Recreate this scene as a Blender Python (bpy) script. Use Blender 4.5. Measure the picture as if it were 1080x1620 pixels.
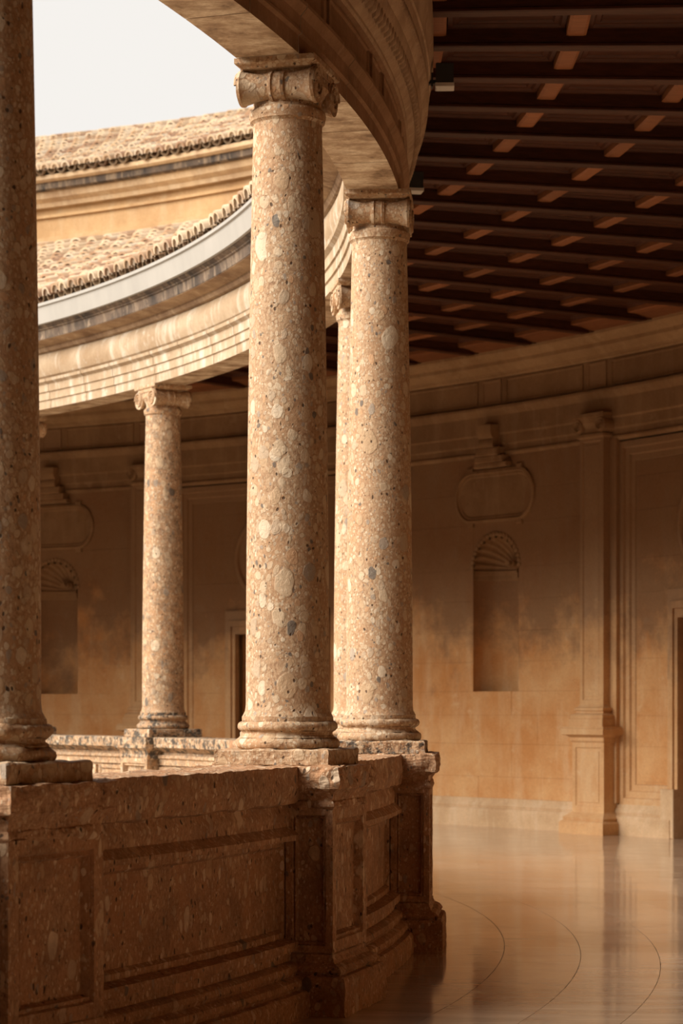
import bpy, bmesh, math, random
from mathutils import Vector, Matrix, noise

# ------------------------------------------------------------------ camera, sky, sun, exposure
for o in list(bpy.data.objects): bpy.data.objects.remove(o)
S = bpy.context.scene
COL = S.collection
R_ = math.radians
HE = 1.48
cam_d = bpy.data.cameras.new('camera'); cam = bpy.data.objects.new('camera', cam_d); COL.objects.link(cam)
cam.location = (15.2257, -15.9337, HE); cam.rotation_euler = (R_(90), 0, 0)
cam_d.sensor_fit = 'HORIZONTAL'; cam_d.sensor_width = 24.0
cam_d.lens = 3759.5/1080*24.0
cam_d.shift_y = (1121.4-810)/1080
cam_d.clip_end = 400
cam_d.dof.use_dof = True; cam_d.dof.focus_distance = 12.4; cam_d.dof.aperture_fstop = 4.5
S.camera = cam

W = bpy.data.worlds.new('world'); S.world = W; W.use_nodes = True
bg = W.node_tree.nodes['Background']
bg.inputs['Color'].default_value = (1.0, 0.965, 0.92, 1); bg.inputs['Strength'].default_value = 0.92
sd = bpy.data.lights.new('sun', 'SUN'); sun = bpy.data.objects.new('sun', sd); COL.objects.link(sun)
sd.energy = 8.0; sd.angle = R_(52); sd.color = (1.0, 0.925, 0.82)
sun.rotation_euler = Vector((-0.83, -0.20, 0.51)).to_track_quat('Z', 'Y').to_euler()
S.view_settings.view_transform = 'Standard'; S.view_settings.look = 'None'
S.view_settings.exposure = 0.0; S.view_settings.gamma = 1.0; S.view_settings.use_curve_mapping = False

random.seed(7)
PH = -15.2144          # angle of the column nearest the middle of the picture
ST = 11.25             # one bay
RC = 15.5              # ring of columns
RW = 22.05             # face of the outer wall
PX_F, PX_H = 3759.5, 1121.4

# ------------------------------------------------------------------ materials
class NT:
    def __init__(s, name):
        s.m = bpy.data.materials.new(name); s.m.use_nodes = True
        s.t = s.m.node_tree; s.b = s.t.nodes['Principled BSDF']
    def n(s, typ, ins=None, **kw):
        x = s.t.nodes.new(typ)
        for k, v in kw.items(): setattr(x, k, v)
        for k, v in (ins or {}).items(): s.set(x.inputs[k], v)
        return x
    def set(s, sock, v):
        if isinstance(v, bpy.types.NodeSocket): s.t.links.new(v, sock)
        elif isinstance(v, (tuple, list)) and len(v) == 3 and sock.type == 'RGBA': sock.default_value = (*v, 1)
        else: sock.default_value = v
    def math(s, op, a, b=0.0, clamp=False):
        x = s.n('ShaderNodeMath', {0: a, 1: b}, operation=op); x.use_clamp = clamp; return x.outputs[0]
    def vmath(s, op, a, b=(0, 0, 0)):
        return s.n('ShaderNodeVectorMath', {0: a, 1: b}, operation=op).outputs[0]
    def ramp(s, f, stops, interp='LINEAR'):
        x = s.n('ShaderNodeValToRGB', {0: f}); e = x.color_ramp; e.interpolation = interp
        while len(e.elements) < len(stops): e.elements.new(0.5)
        for el, (p, c) in zip(e.elements, stops): el.position = p; el.color = (*c, 1) if len(c) == 3 else c
        return x.outputs[0]
    def mix(s, f, a, b, mode='MIX'):
        x = s.n('ShaderNodeMix', data_type='RGBA', blend_type=mode)
        s.set(x.inputs[0], f); s.set(x.inputs[6], a); s.set(x.inputs[7], b); return x.outputs[2]
    def noise(s, v, scale, detail=4, rough=0.6):
        return s.n('ShaderNodeTexNoise', {'Vector': v, 'Scale': scale, 'Detail': detail, 'Roughness': rough}).outputs[0]
    def vor(s, v, scale):
        return s.n('ShaderNodeTexVoronoi', {'Vector': v, 'Scale': scale})
    def rng(s, f, a, b, c=0.0, d=1.0):
        return s.n('ShaderNodeMapRange', {0: f, 1: a, 2: b, 3: c, 4: d}).outputs[0]
    def coords(s, scale=(1, 1, 1), rand=True):
        tc = s.n('ShaderNodeTexCoord').outputs['Object']
        if rand:
            r = s.n('ShaderNodeObjectInfo').outputs['Random']
            off = s.n('ShaderNodeCombineXYZ', {0: s.math('MULTIPLY', r, 31.0), 1: s.math('MULTIPLY', r, 17.0), 2: s.math('MULTIPLY', r, 23.0)}).outputs[0]
            tc = s.vmath('ADD', tc, off)
        return s.vmath('MULTIPLY', tc, scale)
    def bump(s, h, strength=0.3, dist=0.02, prev=None):
        i = {'Strength': strength, 'Distance': dist, 'Height': h}
        if prev is not None: i['Normal'] = prev
        return s.n('ShaderNodeBump', i).outputs[0]
    def out(s, col, rough=0.8, normal=None, spec=0.3):
        s.set(s.b.inputs['Base Color'], col); s.set(s.b.inputs['Roughness'], rough)
        s.set(s.b.inputs['Specular IOR Level'], spec)
        if normal is not None: s.set(s.b.inputs['Normal'], normal)
        return s.m

def conglomerate(name, stretch=(1, 1, 0.75), tint=(1, 1, 1), lichen=0.0, rough_bump=0.5, big=7.5, dark=0.0, mtint=None, pm=0.82, layers=((62, 0.25, 0.55, 0.15), (29, 0.12, 0.52, 0.35), (14.5, 0.0, 0.50, 0.5), (7.5, -0.10, 0.45, 0.6))):
    t = NT(name)
    P0 = t.coords()
    w = t.n('ShaderNodeTexNoise', {'Vector': P0, 'Scale': 9.0, 'Detail': 2.0}).outputs[1]
    P = t.vmath('ADD', t.vmath('MULTIPLY', P0, stretch), t.vmath('MULTIPLY', t.vmath('SUBTRACT', w, (0.5, 0.5, 0.5)), (0.045, 0.045, 0.045)))
    fine = t.noise(P, 70, 5, 0.75)
    mat = t.ramp(fine, [(0.30, (0.22, 0.11, 0.055)), (0.47, (0.43, 0.26, 0.145)), (0.62, (0.55, 0.37, 0.225)), (0.78, (0.66, 0.50, 0.34))])
    patch = t.noise(P, 3.2, 3, 0.6)
    mat = t.mix(t.rng(patch, 0.45, 0.68, 0, 0.65), mat, (0.46, 0.245, 0.12))
    if mtint: mat = t.mix(1.0, mat, mtint, 'MULTIPLY')
    col = mat; hsum = t.math('MULTIPLY', fine, 0.35)
    pal = [(0.0, (0.64, 0.48, 0.32)), (0.20, (0.58, 0.42, 0.27)), (0.42, (0.53, 0.35, 0.205)), (0.58, (0.68, 0.54, 0.385)), (0.70, (0.50, 0.365, 0.245)),
           (0.85, (0.36, 0.285, 0.22)), (0.91, (0.56, 0.32, 0.17)), (0.965, (0.13, 0.115, 0.10))]
    for sc, r0, r1, hh in layers:
        v = t.vor(P, sc)
        sep = t.n('ShaderNodeSeparateColor', {0: v.outputs['Color']})
        rad = t.rng(sep.outputs[0], 0, 1, r0, r1)
        d = t.math('SUBTRACT', rad, v.outputs['Distance'])
        mask = t.rng(d, 0.0, 0.045)
        rim = t.math('MULTIPLY', t.rng(d, -0.06, 0.0), t.rng(d, 0.05, 0.0))
        pc = t.ramp(sep.outputs[1], pal, 'CONSTANT')
        pc = t.mix(0.35, pc, t.ramp(t.noise(P, sc*2.2, 3), [(0.3, (0.75, 0.75, 0.75)), (0.7, (1.2, 1.2, 1.2))]), 'MULTIPLY')
        col = t.mix(t.math('MULTIPLY', mask, pm), col, pc)
        col = t.mix(t.math('MULTIPLY', rim, 0.32), col, (0.34, 0.20, 0.11))
        hsum = t.math('ADD', hsum, t.math('MULTIPLY', mask, hh*0.5))
    hv = t.vor(P, 24); hs = t.n('ShaderNodeSeparateColor', {0: hv.outputs['Color']})
    hole = t.math('MULTIPLY', t.rng(hv.outputs['Distance'], 0.19, 0.12), t.rng(hs.outputs[2], 0.55, 0.6))
    hole2 = t.rng(t.noise(P, 46, 2, 0.5), 0.285, 0.25)
    hole = t.math('MAXIMUM', hole, hole2)
    col = t.mix(t.math('MULTIPLY', hole, 0.85), col, (0.045, 0.022, 0.012))
    hsum = t.math('SUBTRACT', hsum, t.math('MULTIPLY', hole, 1.2))
    if dark:
        col = t.mix(t.rng(t.noise(P0, 5.5, 5, 0.7), 0.46, 0.66, 0, dark), col, (0.13, 0.065, 0.035))
    if lichen:
        ln = t.noise(P0, 13, 5, 0.75)
        col = t.mix(t.rng(ln, 0.47, 0.56, 0, lichen), col, (0.07, 0.06, 0.05))
        col = t.mix(t.rng(t.noise(P0, 21, 3, 0.7), 0.60, 0.66, 0, lichen*0.7), col, (0.62, 0.56, 0.46))
    col = t.mix(1.0, col, tint, 'MULTIPLY')
    big_b = t.bump(t.noise(P0, 11, 5, 0.65), rough_bump*0.6, 0.03)
    return t.out(col, 0.72, t.bump(hsum, rough_bump, 0.012, big_b), 0.25)

M_CONG = conglomerate('pudding_stone', tint=(0.95, 0.98, 1.0))
M_CONGR = conglomerate('pudding_stone_rough', (1, 1, 0.62), tint=(1.10, 1.06, 1.04), rough_bump=0.8, dark=0.40, mtint=(0.88, 0.82, 0.78), pm=0.8,
    layers=((60, 0.05, 0.46, 0.15), (27, -0.20, 0.50, 0.35), (14, -0.30, 0.46, 0.5), (8.5, -0.42, 0.38, 0.6)))
M_CONGL = conglomerate('pudding_stone_lichen', tint=(0.97, 0.98, 0.98), lichen=0.95, rough_bump=0.8)
M_CONGF = conglomerate('pudding_stone_far', tint=(1.0, 1.0, 0.99), lichen=0.35, rough_bump=0.6)

def sandstone(name, base, stain, light, scale=1.0, patina=None, streak=0.5, rough=0.85, rand=False, bumpk=0.35):
    t = NT(name); P = t.coords(rand=rand)
    n1 = t.noise(P, 1.3*scale, 5, 0.65); n2 = t.noise(t.vmath('MULTIPLY', P, (1, 1, 0.18)), 5.5*scale, 4, 0.6); n3 = t.noise(P, 9*scale, 5, 0.7)
    col = t.mix(t.rng(n1, 0.38, 0.64), base, stain)
    col = t.mix(t.rng(n2, 0.50, 0.72, 0, streak), col, light)
    col = t.mix(t.rng(n3, 0.56, 0.72, 0, 0.55), col, stain)
    col = t.mix(t.rng(t.noise(P, 3.7*scale, 4, 0.7), 0.60, 0.70, 0, 0.5), col, light)
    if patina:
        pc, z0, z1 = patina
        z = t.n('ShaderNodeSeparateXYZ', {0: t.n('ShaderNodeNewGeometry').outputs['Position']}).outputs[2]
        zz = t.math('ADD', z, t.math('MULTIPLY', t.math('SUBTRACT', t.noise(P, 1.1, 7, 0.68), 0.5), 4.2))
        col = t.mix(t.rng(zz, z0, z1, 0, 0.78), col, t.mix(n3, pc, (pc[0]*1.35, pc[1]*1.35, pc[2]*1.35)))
    fn = t.noise(P, 45, 4, 0.7)
    col = t.mix(0.35, col, t.ramp(fn, [(0.3, (0.7, 0.7, 0.7)), (0.7, (1.25, 1.25, 1.25))]), 'MULTIPLY')
    h = t.math('ADD', t.math('MULTIPLY', n3, 0.8), t.math('MULTIPLY', fn, 0.3))
    return t.out(col, rough, t.bump(h, bumpk, 0.01), 0.2)

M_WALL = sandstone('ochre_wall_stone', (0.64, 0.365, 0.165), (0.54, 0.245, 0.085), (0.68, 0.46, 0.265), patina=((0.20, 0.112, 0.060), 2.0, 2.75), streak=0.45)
M_WALLB = sandstone('wall_base_stone', (0.64, 0.44, 0.265), (0.50, 0.32, 0.175), (0.68, 0.52, 0.35), 1.5)
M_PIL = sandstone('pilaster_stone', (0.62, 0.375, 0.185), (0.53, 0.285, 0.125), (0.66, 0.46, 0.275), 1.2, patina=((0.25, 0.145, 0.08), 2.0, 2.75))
M_TRIM = sandstone('wall_trim_stone', (0.37, 0.215, 0.107), (0.27, 0.15, 0.073), (0.46, 0.295, 0.165), 1.0)
M_WCOR = sandstone('floorlit_cornice_stone', (0.48, 0.295, 0.15), (0.37, 0.215, 0.105), (0.55, 0.37, 0.21), 1.0)  # lighter than the trim: light bounced off the floor is in the colour
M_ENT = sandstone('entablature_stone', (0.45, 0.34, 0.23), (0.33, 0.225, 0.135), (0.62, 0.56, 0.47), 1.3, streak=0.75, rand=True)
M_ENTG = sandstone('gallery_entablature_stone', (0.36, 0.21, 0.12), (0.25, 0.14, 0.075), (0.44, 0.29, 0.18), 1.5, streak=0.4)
M_CORN = sandstone('gallery_cornice_stone', (0.50, 0.36, 0.24), (0.37, 0.25, 0.16), (0.60, 0.46, 0.33), 2.2)
M_SOOT = sandstone('blackened_cornice_stone', (0.15, 0.105, 0.075), (0.05, 0.04, 0.034), (0.46, 0.34, 0.23), 2.0, streak=0.5)
M_STAINSH = sandstone('shaded_stained_bed_stone', (0.40, 0.28, 0.18), (0.22, 0.14, 0.09), (0.58, 0.46, 0.33), 1.6, streak=0.5)  # soot stains, plus the shade of the cove put into the colour
M_UPW = sandstone('ochre_render', (0.46, 0.295, 0.15), (0.34, 0.20, 0.095), (0.50, 0.37, 0.225), 0.8, streak=0.5)
M_UPC = sandstone('upper_cornice_stone', (0.52, 0.37, 0.22), (0.33, 0.22, 0.13), (0.60, 0.48, 0.33), 1.0)
M_BLK = sandstone('lichen_black_stone', (0.12, 0.085, 0.06), (0.04, 0.033, 0.03), (0.52, 0.37, 0.23), 1.6)

def m_marble_soffit():
    t = NT('veined_soffit_marble'); P = t.coords()
    v = t.noise(P, 4.6, 7, 0.72); v2 = t.noise(t.vmath('MULTIPLY', P, (0.7, 2.5, 1.0)), 5, 6, 0.72)
    col = t.ramp(v, [(0.36, (0.20, 0.125, 0.07)), (0.46, (0.44, 0.31, 0.20)), (0.54, (0.58, 0.45, 0.315)), (0.64, (0.76, 0.65, 0.50))])
    col = t.mix(t.rng(v2, 0.50, 0.60, 0, 0.65), col, (0.33, 0.215, 0.13))
    return t.out(col, 0.6, t.bump(v2, 0.25, 0.01), 0.3)
M_SOF = m_marble_soffit()

def m_wood(name, c0, c1, rough=0.55):
    t = NT(name); P = t.coords()
    g = t.noise(t.vmath('MULTIPLY', P, (1.2, 9, 9)), 6, 5, 0.65)
    col = t.ramp(g, [(0.3, c0), (0.7, c1)])
    col = t.mix(0.5, col, t.ramp(t.n('ShaderNodeObjectInfo').outputs['Random'], [(0, (0.6, 0.6, 0.6)), (1, (1.3, 1.3, 1.3))]), 'MULTIPLY')
    return t.out(col, rough, t.bump(g, 0.2, 0.01), 0.3)
M_BEAM = m_wood('dark_beam_wood', (0.042, 0.012, 0.005), (0.095, 0.030, 0.012))
M_BLOCK = m_wood('reddish_crosspiece_wood', (0.22, 0.075, 0.028), (0.36, 0.14, 0.055))
M_WPAN = m_wood('ceiling_board_wood', (0.055, 0.016, 0.007), (0.11, 0.035, 0.014))
M_DOOR = m_wood('door_wood', (0.16, 0.075, 0.032), (0.26, 0.125, 0.055))

def m_floor():
    t = NT('polished_paving_stone'); P = t.coords(rand=False)
    r = t.n('ShaderNodeObjectInfo').outputs['Random']
    n = t.noise(t.vmath('MULTIPLY', P, (0.6, 3, 1)), 2.2, 5, 0.65)
    n2 = t.noise(P, 14, 5, 0.7)
    col = t.ramp(n, [(0.3, (0.42, 0.295, 0.195)), (0.55, (0.52, 0.385, 0.265)), (0.75, (0.61, 0.475, 0.345))])
    col = t.mix(1.0, col, t.ramp(r, [(0, (0.88, 0.86, 0.84)), (1, (1.08, 1.08, 1.08))]), 'MULTIPLY')
    col = t.mix(t.rng(n2, 0.58, 0.72, 0, 0.4), col, (0.30, 0.165, 0.085))
    rg = t.rng(t.noise(P, 2.2, 5, 0.7), 0.3, 0.75, 0.05, 0.15)
    return t.out(col, rg, t.bump(t.noise(P, 3, 3), 0.04, 0.02), 0.5)
M_FLOOR = m_floor()

def m_tile(name, tint=(1, 1, 1)):
    t = NT(name); P = t.coords()
    g = t.n('ShaderNodeNewGeometry').outputs['Random Per Island']
    r = t.n('ShaderNodeObjectInfo').outputs['Random']
    f = t.math('FRACT', t.math('ADD', g, r))
    col = t.ramp(f, [(0, (0.56, 0.42, 0.28)), (0.35, (0.64, 0.50, 0.35)), (0.6, (0.46, 0.32, 0.20)), (0.85, (0.34, 0.20, 0.125)), (0.93, (0.60, 0.49, 0.36))])
    n = t.noise(P, 16, 5, 0.7)
    col = t.mix(t.rng(n, 0.52, 0.70, 0, 0.35), col, (0.26, 0.17, 0.11))
    col = t.mix(1.0, col, tint, 'MULTIPLY')
    return t.out(col, 0.85, t.bump(n, 0.3, 0.01), 0.2)
M_TILE = m_tile('weathered_clay_tile')
M_TILED = m_tile('shaded_clay_channel_tile', (0.26, 0.22, 0.18))  # tint darkened to stand in for the shade between the tile columns

def m_plain(name, c, rough=0.6, nz=0.15, sc=8, metal=0.0):
    t = NT(name); P = t.coords()
    n = t.noise(t.vmath('MULTIPLY', P, (1, 1, 0.4)), sc, 4)
    col = t.mix(nz*2, c, t.ramp(n, [(0.3, tuple(x*0.6 for x in c)), (0.7, tuple(min(1, x*1.25) for x in c))]))
    t.b.inputs['Metallic'].default_value = metal
    return t.out(col, rough, None, 0.3)
M_GUT = m_plain('weathered_zinc', (0.36, 0.34, 0.31), 0.5, 0.12, 3)
M_GUTR = m_plain('zinc_rim', (0.42, 0.38, 0.33), 0.6, 0.2, 3)
M_MORT = m_plain('lime_mortar', (0.48, 0.37, 0.27), 0.9, 0.3, 20)
M_GREY = m_plain('grey_metal_housing', (0.045, 0.047, 0.045), 0.5, 0.1)
M_DIFF = m_plain('frosted_lamp_cover', (0.62, 0.60, 0.56), 0.4, 0.05)
M_JOINT = m_plain('joint_mortar', (0.17, 0.10, 0.055), 0.9, 0.2)
M_COURT = m_plain('pale_courtyard_paving', (0.62, 0.50, 0.37), 0.8, 0.1, 1)

# ------------------------------------------------------------------ mesh helpers
def mk(verts, faces, recalc=True, smooth=None):
    me = bpy.data.meshes.new('m'); me.from_pydata([tuple(v) for v in verts], [], faces)
    if recalc:
        bm = bmesh.new(); bm.from_mesh(me); bmesh.ops.recalc_face_normals(bm, faces=bm.faces); bm.to_mesh(me); bm.free()
    if smooth:
        me.polygons.foreach_set('use_smooth', [True]*len(me.polygons))
        me.set_sharp_from_angle(angle=R_(smooth))
    me.update(); return me
def obj(name, me, mat, parent=None, loc=None, rotz=None):
    o = bpy.data.objects.new(name, me); COL.objects.link(o)
    if me is not None and mat is not None and not me.materials: me.materials.append(mat)
    if parent is not None: o.parent = parent
    if loc is not None: o.location = loc
    if rotz is not None: o.rotation_euler = (0, 0, rotz)
    return o
def empty(name, loc=(0, 0, 0), rotz=0.0):
    o = bpy.data.objects.new(name, None); COL.objects.link(o); o.location = loc; o.rotation_euler = (0, 0, rotz); o.empty_display_size = 0.2; return o
def tag(o, label, cat, group=None):
    o['label'] = label; o['category'] = cat
    if 'kind' not in o: o['kind'] = 'thing'
    if group: o['group'] = group
    return o
def struct(o, label, cat):
    o['kind'] = 'structure'; return tag(o, label, cat)
def copy_to(o, parent=None):
    c = o.copy(); COL.objects.link(c); c.parent = parent
    for ch in list(o.children): copy_to(ch, c)
    return c
def cyl(R, a, z): return (R*math.cos(R_(a)), R*math.sin(R_(a)), z)

class MB:
    def __init__(s): s.v = []; s.f = []
    def add(s, v, f):
        b = len(s.v); s.v += [tuple(p) for p in v]; s.f += [tuple(i+b for i in q) for q in f]
    def mesh(s, smooth=None, recalc=True): return mk(s.v, s.f, recalc, smooth)

def sweep_vf(prof, a0, a1, da, closed=True):
    n = max(1, int(math.ceil((a1-a0)/da))); m = len(prof); v = []; f = []
    for i in range(n+1):
        a = a0+(a1-a0)*i/n
        v += [cyl(r, a, z) for r, z in prof]
    for i in range(n):
        for j in range(m if closed else m-1):
            k = (j+1) % m
            f.append((i*m+j, i*m+k, (i+1)*m+k, (i+1)*m+j))
    if closed:
        f.append(tuple(range(m))); f.append(tuple(n*m+j for j in reversed(range(m))))
    return v, f
def sweep(prof, a0, a1, da=1.0, closed=True, smooth=25): return mk(*sweep_vf(prof, a0, a1, da, closed), smooth=smooth)
def cbox(r0, r1, z0, z1, a0, a1, da=1.0): return sweep([(r0, z0), (r1, z0), (r1, z1), (r0, z1)], a0, a1, da, smooth=20)
def ring_vf(prof, da):   # full turn
    n = int(360/da); m = len(prof); v = []; f = []
    for i in range(n): v += [cyl(r, 360*i/n, z) for r, z in prof]
    for i in range(n):
        for j in range(m):
            k = (j+1) % m; i2 = (i+1) % n
            f.append((i*m+j, i*m+k, i2*m+k, i2*m+j))
    return v, f
def lathe(prof, n=48, capb=True, capt=True, smooth=30):
    v = []; f = []; m = len(prof)
    for r, z in prof: v += [(r*math.cos(2*math.pi*i/n), r*math.sin(2*math.pi*i/n), z) for i in range(n)]
    for j in range(m-1):
        for i in range(n): f.append((j*n+i, j*n+(i+1) % n, (j+1)*n+(i+1) % n, (j+1)*n+i))
    if capb: f.append(tuple(reversed(range(n))))
    if capt: f.append(tuple((m-1)*n+i for i in range(n)))
    return mk(v, f, smooth=smooth)
def sqlathe_vf(prof, x0, x1, y0, y1):
    v = []; f = []; m = len(prof)
    for o, z in prof: v += [(x0-o, y0-o, z), (x1+o, y0-o, z), (x1+o, y1+o, z), (x0-o, y1+o, z)]
    for j in range(m-1):
        for i in range(4): f.append((j*4+i, j*4+(i+1) % 4, (j+1)*4+(i+1) % 4, (j+1)*4+i))
    f.append((3, 2, 1, 0)); f.append(tuple((m-1)*4+i for i in range(4)))
    return v, f
def sqlathe(prof, x0, x1, y0, y1): return mk(*sqlathe_vf(prof, x0, x1, y0, y1))
def box_vf(x0, x1, y0, y1, z0, z1): return sqlathe_vf([(0, z0), (0, z1)], x0, x1, y0, y1)
def panel_vf(mp, u0, u1, v0, v1, steps, nu=1):
    v = []; f = []; m = 2*(nu+1)
    for ins, d in steps:
        a, b, c, e = u0+ins, u1-ins, v0+ins, v1-ins
        for i in range(nu+1): v.append(mp(a+(b-a)*i/nu, c, d))
        for i in range(nu+1): v.append(mp(b-(b-a)*i/nu, e, d))
    for k in range(len(steps)-1):
        for i in range(m): f.append((k*m+i, k*m+(i+1) % m, (k+1)*m+(i+1) % m, (k+1)*m+i))
    k = (len(steps)-1)*m
    for i in range(nu): f.append((k+i, k+i+1, k+m-2-i, k+m-1-i))
    return v, f
def worn(o, lev, strength, size, tex={}):
    if size not in tex:
        x = bpy.data.textures.new('wear', 'CLOUDS'); x.noise_scale = size; x.noise_depth = 4; tex[size] = x
    if lev:
        s = o.modifiers.new('sub', 'SUBSURF'); s.subdivision_type = 'SIMPLE'; s.levels = lev; s.render_levels = lev
    d = o.modifiers.new('wear', 'DISPLACE'); d.texture = tex[size]; d.strength = strength; d.mid_level = 0.5; d.texture_coords = 'GLOBAL'
    return o

# ------------------------------------------------------------------ the setting: floor
floor = obj('floor', cbox(15.2, 25.0, -0.5, -0.012, -180, 180, 2), M_JOINT)
struct(floor, 'polished stone gallery floor laid in curved rings', 'floor')
def slab_vf(r0, r1, a0, a1, n=3):
    g = 0.0016; ga = math.degrees(g/r0)
    return sweep_vf([(r0+g, -0.03), (r1-g, -0.03), (r1-g, 0.0), (r0+g, 0.0)], a0+ga, a1-ga, (a1-a0)/n+1e-6)
rings = [15.66]+[16.28+0.465*i for i in range(14)]
slabs = []
for i in range(len(rings)-1):
    r0, r1 = rings[i], rings[i+1]; w = math.degrees(1.05/r1); a = -58+random.random()*w
    while a < 70:
        b = a+w*random.uniform(0.8, 1.25)
        rm = (r0+r1)/2; am = (a+b)/2
        X = rm*math.cos(R_(am))-15.2257; D = rm*math.sin(R_(am))+15.9337
        vis = 6 < D and abs(X/D) < 0.17 and X/D > 0.005
        slabs.append((D if vis else 99, r0, r1, a, b)); a = b
slabs.sort()
rest = MB()
for i, (D, r0, r1, a, b) in enumerate(slabs):
    v, f = slab_vf(r0, r1, a, b)
    if i < 150 and D < 90: obj('paving_slab', mk(v, f), M_FLOOR, floor)
    else: rest.add(v, f)
o = obj('distant_paving', rest.mesh(), M_FLOOR, floor); o['kind'] = 'stuff'
obj('plain_paving', cbox(15.66, 25.0, -0.1, -0.002, 70, 302, 2), M_FLOOR, floor)

# courtyard below and rest of the building: closes the light
c = obj('floor_courtyard', sweep([(0.01, -6.6), (15.3, -6.6), (15.3, -6.5), (0.01, -6.5)], -180, 180, 4), M_COURT)
struct(c, 'pale paving of the round courtyard one storey below', 'floor')
c = obj('wall_courtyard', mk(*ring_vf([(15.2, -6.5), (15.6, -6.5), (15.6, -0.5), (15.2, -0.5)], 3)), M_COURT)
struct(c, 'pale lower storey of the round courtyard below the parapet', 'wall')

# ------------------------------------------------------------------ outer wall
wall_core = MB()
NICHES = (38.9, 60.08); DOORS = (28.3, 49.5); PILS = (33.85, 44.0, 55.5)
def core(a0, a1, z0, z1, r0=22.13): wall_core.add(*sweep_vf([(r0, z0), (22.62, z0), (22.62, z1), (r0, z1)], a0, a1, 2))
nh = math.degrees(0.42/RW); dh = math.degrees(0.75/RW)
a = 24.0
for cen, h, z0, z1 in sorted([(n, nh+0.02, 1.70, 3.80) for n in NICHES]+[(d, dh, 0.0, 2.52) for d in DOORS]):
    core(a, cen-h, 0, 6.3)
    core(cen-h, cen+h, z1, 6.3)
    if z0 > 0: core(cen-h, cen+h, 0, z0)
    a = cen+h
core(a, 66, 0, 6.3)
core(66, 303, 0, 6.3, RW); core(-33, 24.0, 0, 6.3, RW)
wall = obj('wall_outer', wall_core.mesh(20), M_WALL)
struct(wall, 'curved ochre stone wall of the gallery with niches and pilasters', 'wall')
bk = obj('wall_light_block', mk(*ring_vf([(23.6, -0.4), (25.2, -0.4), (25.2, 8.0), (23.6, 8.0)], 3)), M_WALL)  # extra ring, out of view, added to keep sky light from leaking in
struct(bk, 'added unseen ring behind the gallery wall that stops light leaks', 'wall')

def wmap(ac, base=RW):
    def g(u, v, d): return cyl(base-d, ac+math.degrees(u/RW), v)
    return g
# ashlar facing, block by block
COURSES = [0.36, 0.63, 1.04, 1.40, 1.70, 2.07, 2.45, 2.84, 3.24, 3.80, 4.20, 4.64]
def ashlar(a0, a1, holes, r_face=RW, z0=0.36, z1=4.64, blk=1.15):
    for ci in range(len(COURSES)-1):
        zl, zh = max(COURSES[ci], z0), min(COURSES[ci+1], z1)
        if zh-zl < 0.03: continue
        segs = [(a0, a1)]
        for (h0, h1, hz0, hz1) in holes:
            if hz0 < zh-0.01 and hz1 > zl+0.01:
                ns = []
                for s0, s1 in segs:
                    if h0 <= s0 and h1 >= s1: continue
                    if h0 > s0: ns.append((s0, min(h0, s1)))
                    if h1 < s1: ns.append((max(h1, s0), s1))
                segs = [q for q in ns if q[1]-q[0] > 0.02]
        for s0, s1 in segs:
            L = (s1-s0)*R_(1)*RW; n = max(1, round(L/blk)); off = 0.22 if ci % 2 else -0.22
            cuts = [0]+[min(max((i+(off if n > 1 else 0))/n, 0.06), 0.94) for i in range(1, n)]+[1]
            for i in range(len(cuts)-1):
                b0, b1 = s0+(s1-s0)*cuts[i], s0+(s1-s0)*cuts[i+1]
                g = 0.0005; ga = math.degrees(g/RW); df = random.uniform(-0.0025, 0.0025)
                m = mk(*sweep_vf([(r_face+df+0.0015, zl+g), (r_face+df, zl+g+0.0015), (r_face+df, zh-g-0.0015), (r_face+df+0.0015, zh-g), (22.14, zh-g), (22.14, zl+g)], b0+ga, b1-ga, 1.4), smooth=30)
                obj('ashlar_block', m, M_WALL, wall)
PH2 = math.degrees(0.30/RW)
for n in NICHES:
    ashlar(n-(4.2 if n < 50 else 3.8), n+4.3, [(n-nh, n+nh, 1.70, 3.80)])
PF = [(0, -0.02), (0, 0.0), (0.07, 0.0), (0.085, -0.03), (0.15, -0.03), (0.165, -0.055), (0.23, -0.055), (0.245, -0.075)]
for d in DOORS:
    hw = 4.72*R_(1)*RW
    mb = MB()                                   # stepped frame around the door bay
    steps = PF
    v, f = panel_vf(wmap(d), -hw, hw, 0.36, 4.62, steps, 24)
    f = f[:-24]                                 # leave the middle open for the facing blocks
    def in_door(q):
        cx = sum(v[i][0] for i in q)/len(q); cy = sum(v[i][1] for i in q)/len(q); cz = sum(v[i][2] for i in q)/len(q)
        return cz < 1.0 and abs(math.degrees(math.atan2(cy, cx))-d)*R_(1)*RW < 0.93
    f = [q for q in f if not in_door(q)]
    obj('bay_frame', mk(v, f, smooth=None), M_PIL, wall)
    ins = math.degrees((hw-0.245)/RW)
    ashlar(max(d-ins, 24), d+ins, [(d-math.degrees(0.95/RW), d+math.degrees(0.95/RW), 0, 2.84)], RW+0.06, 0.60, 4.38, 1.3)

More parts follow.
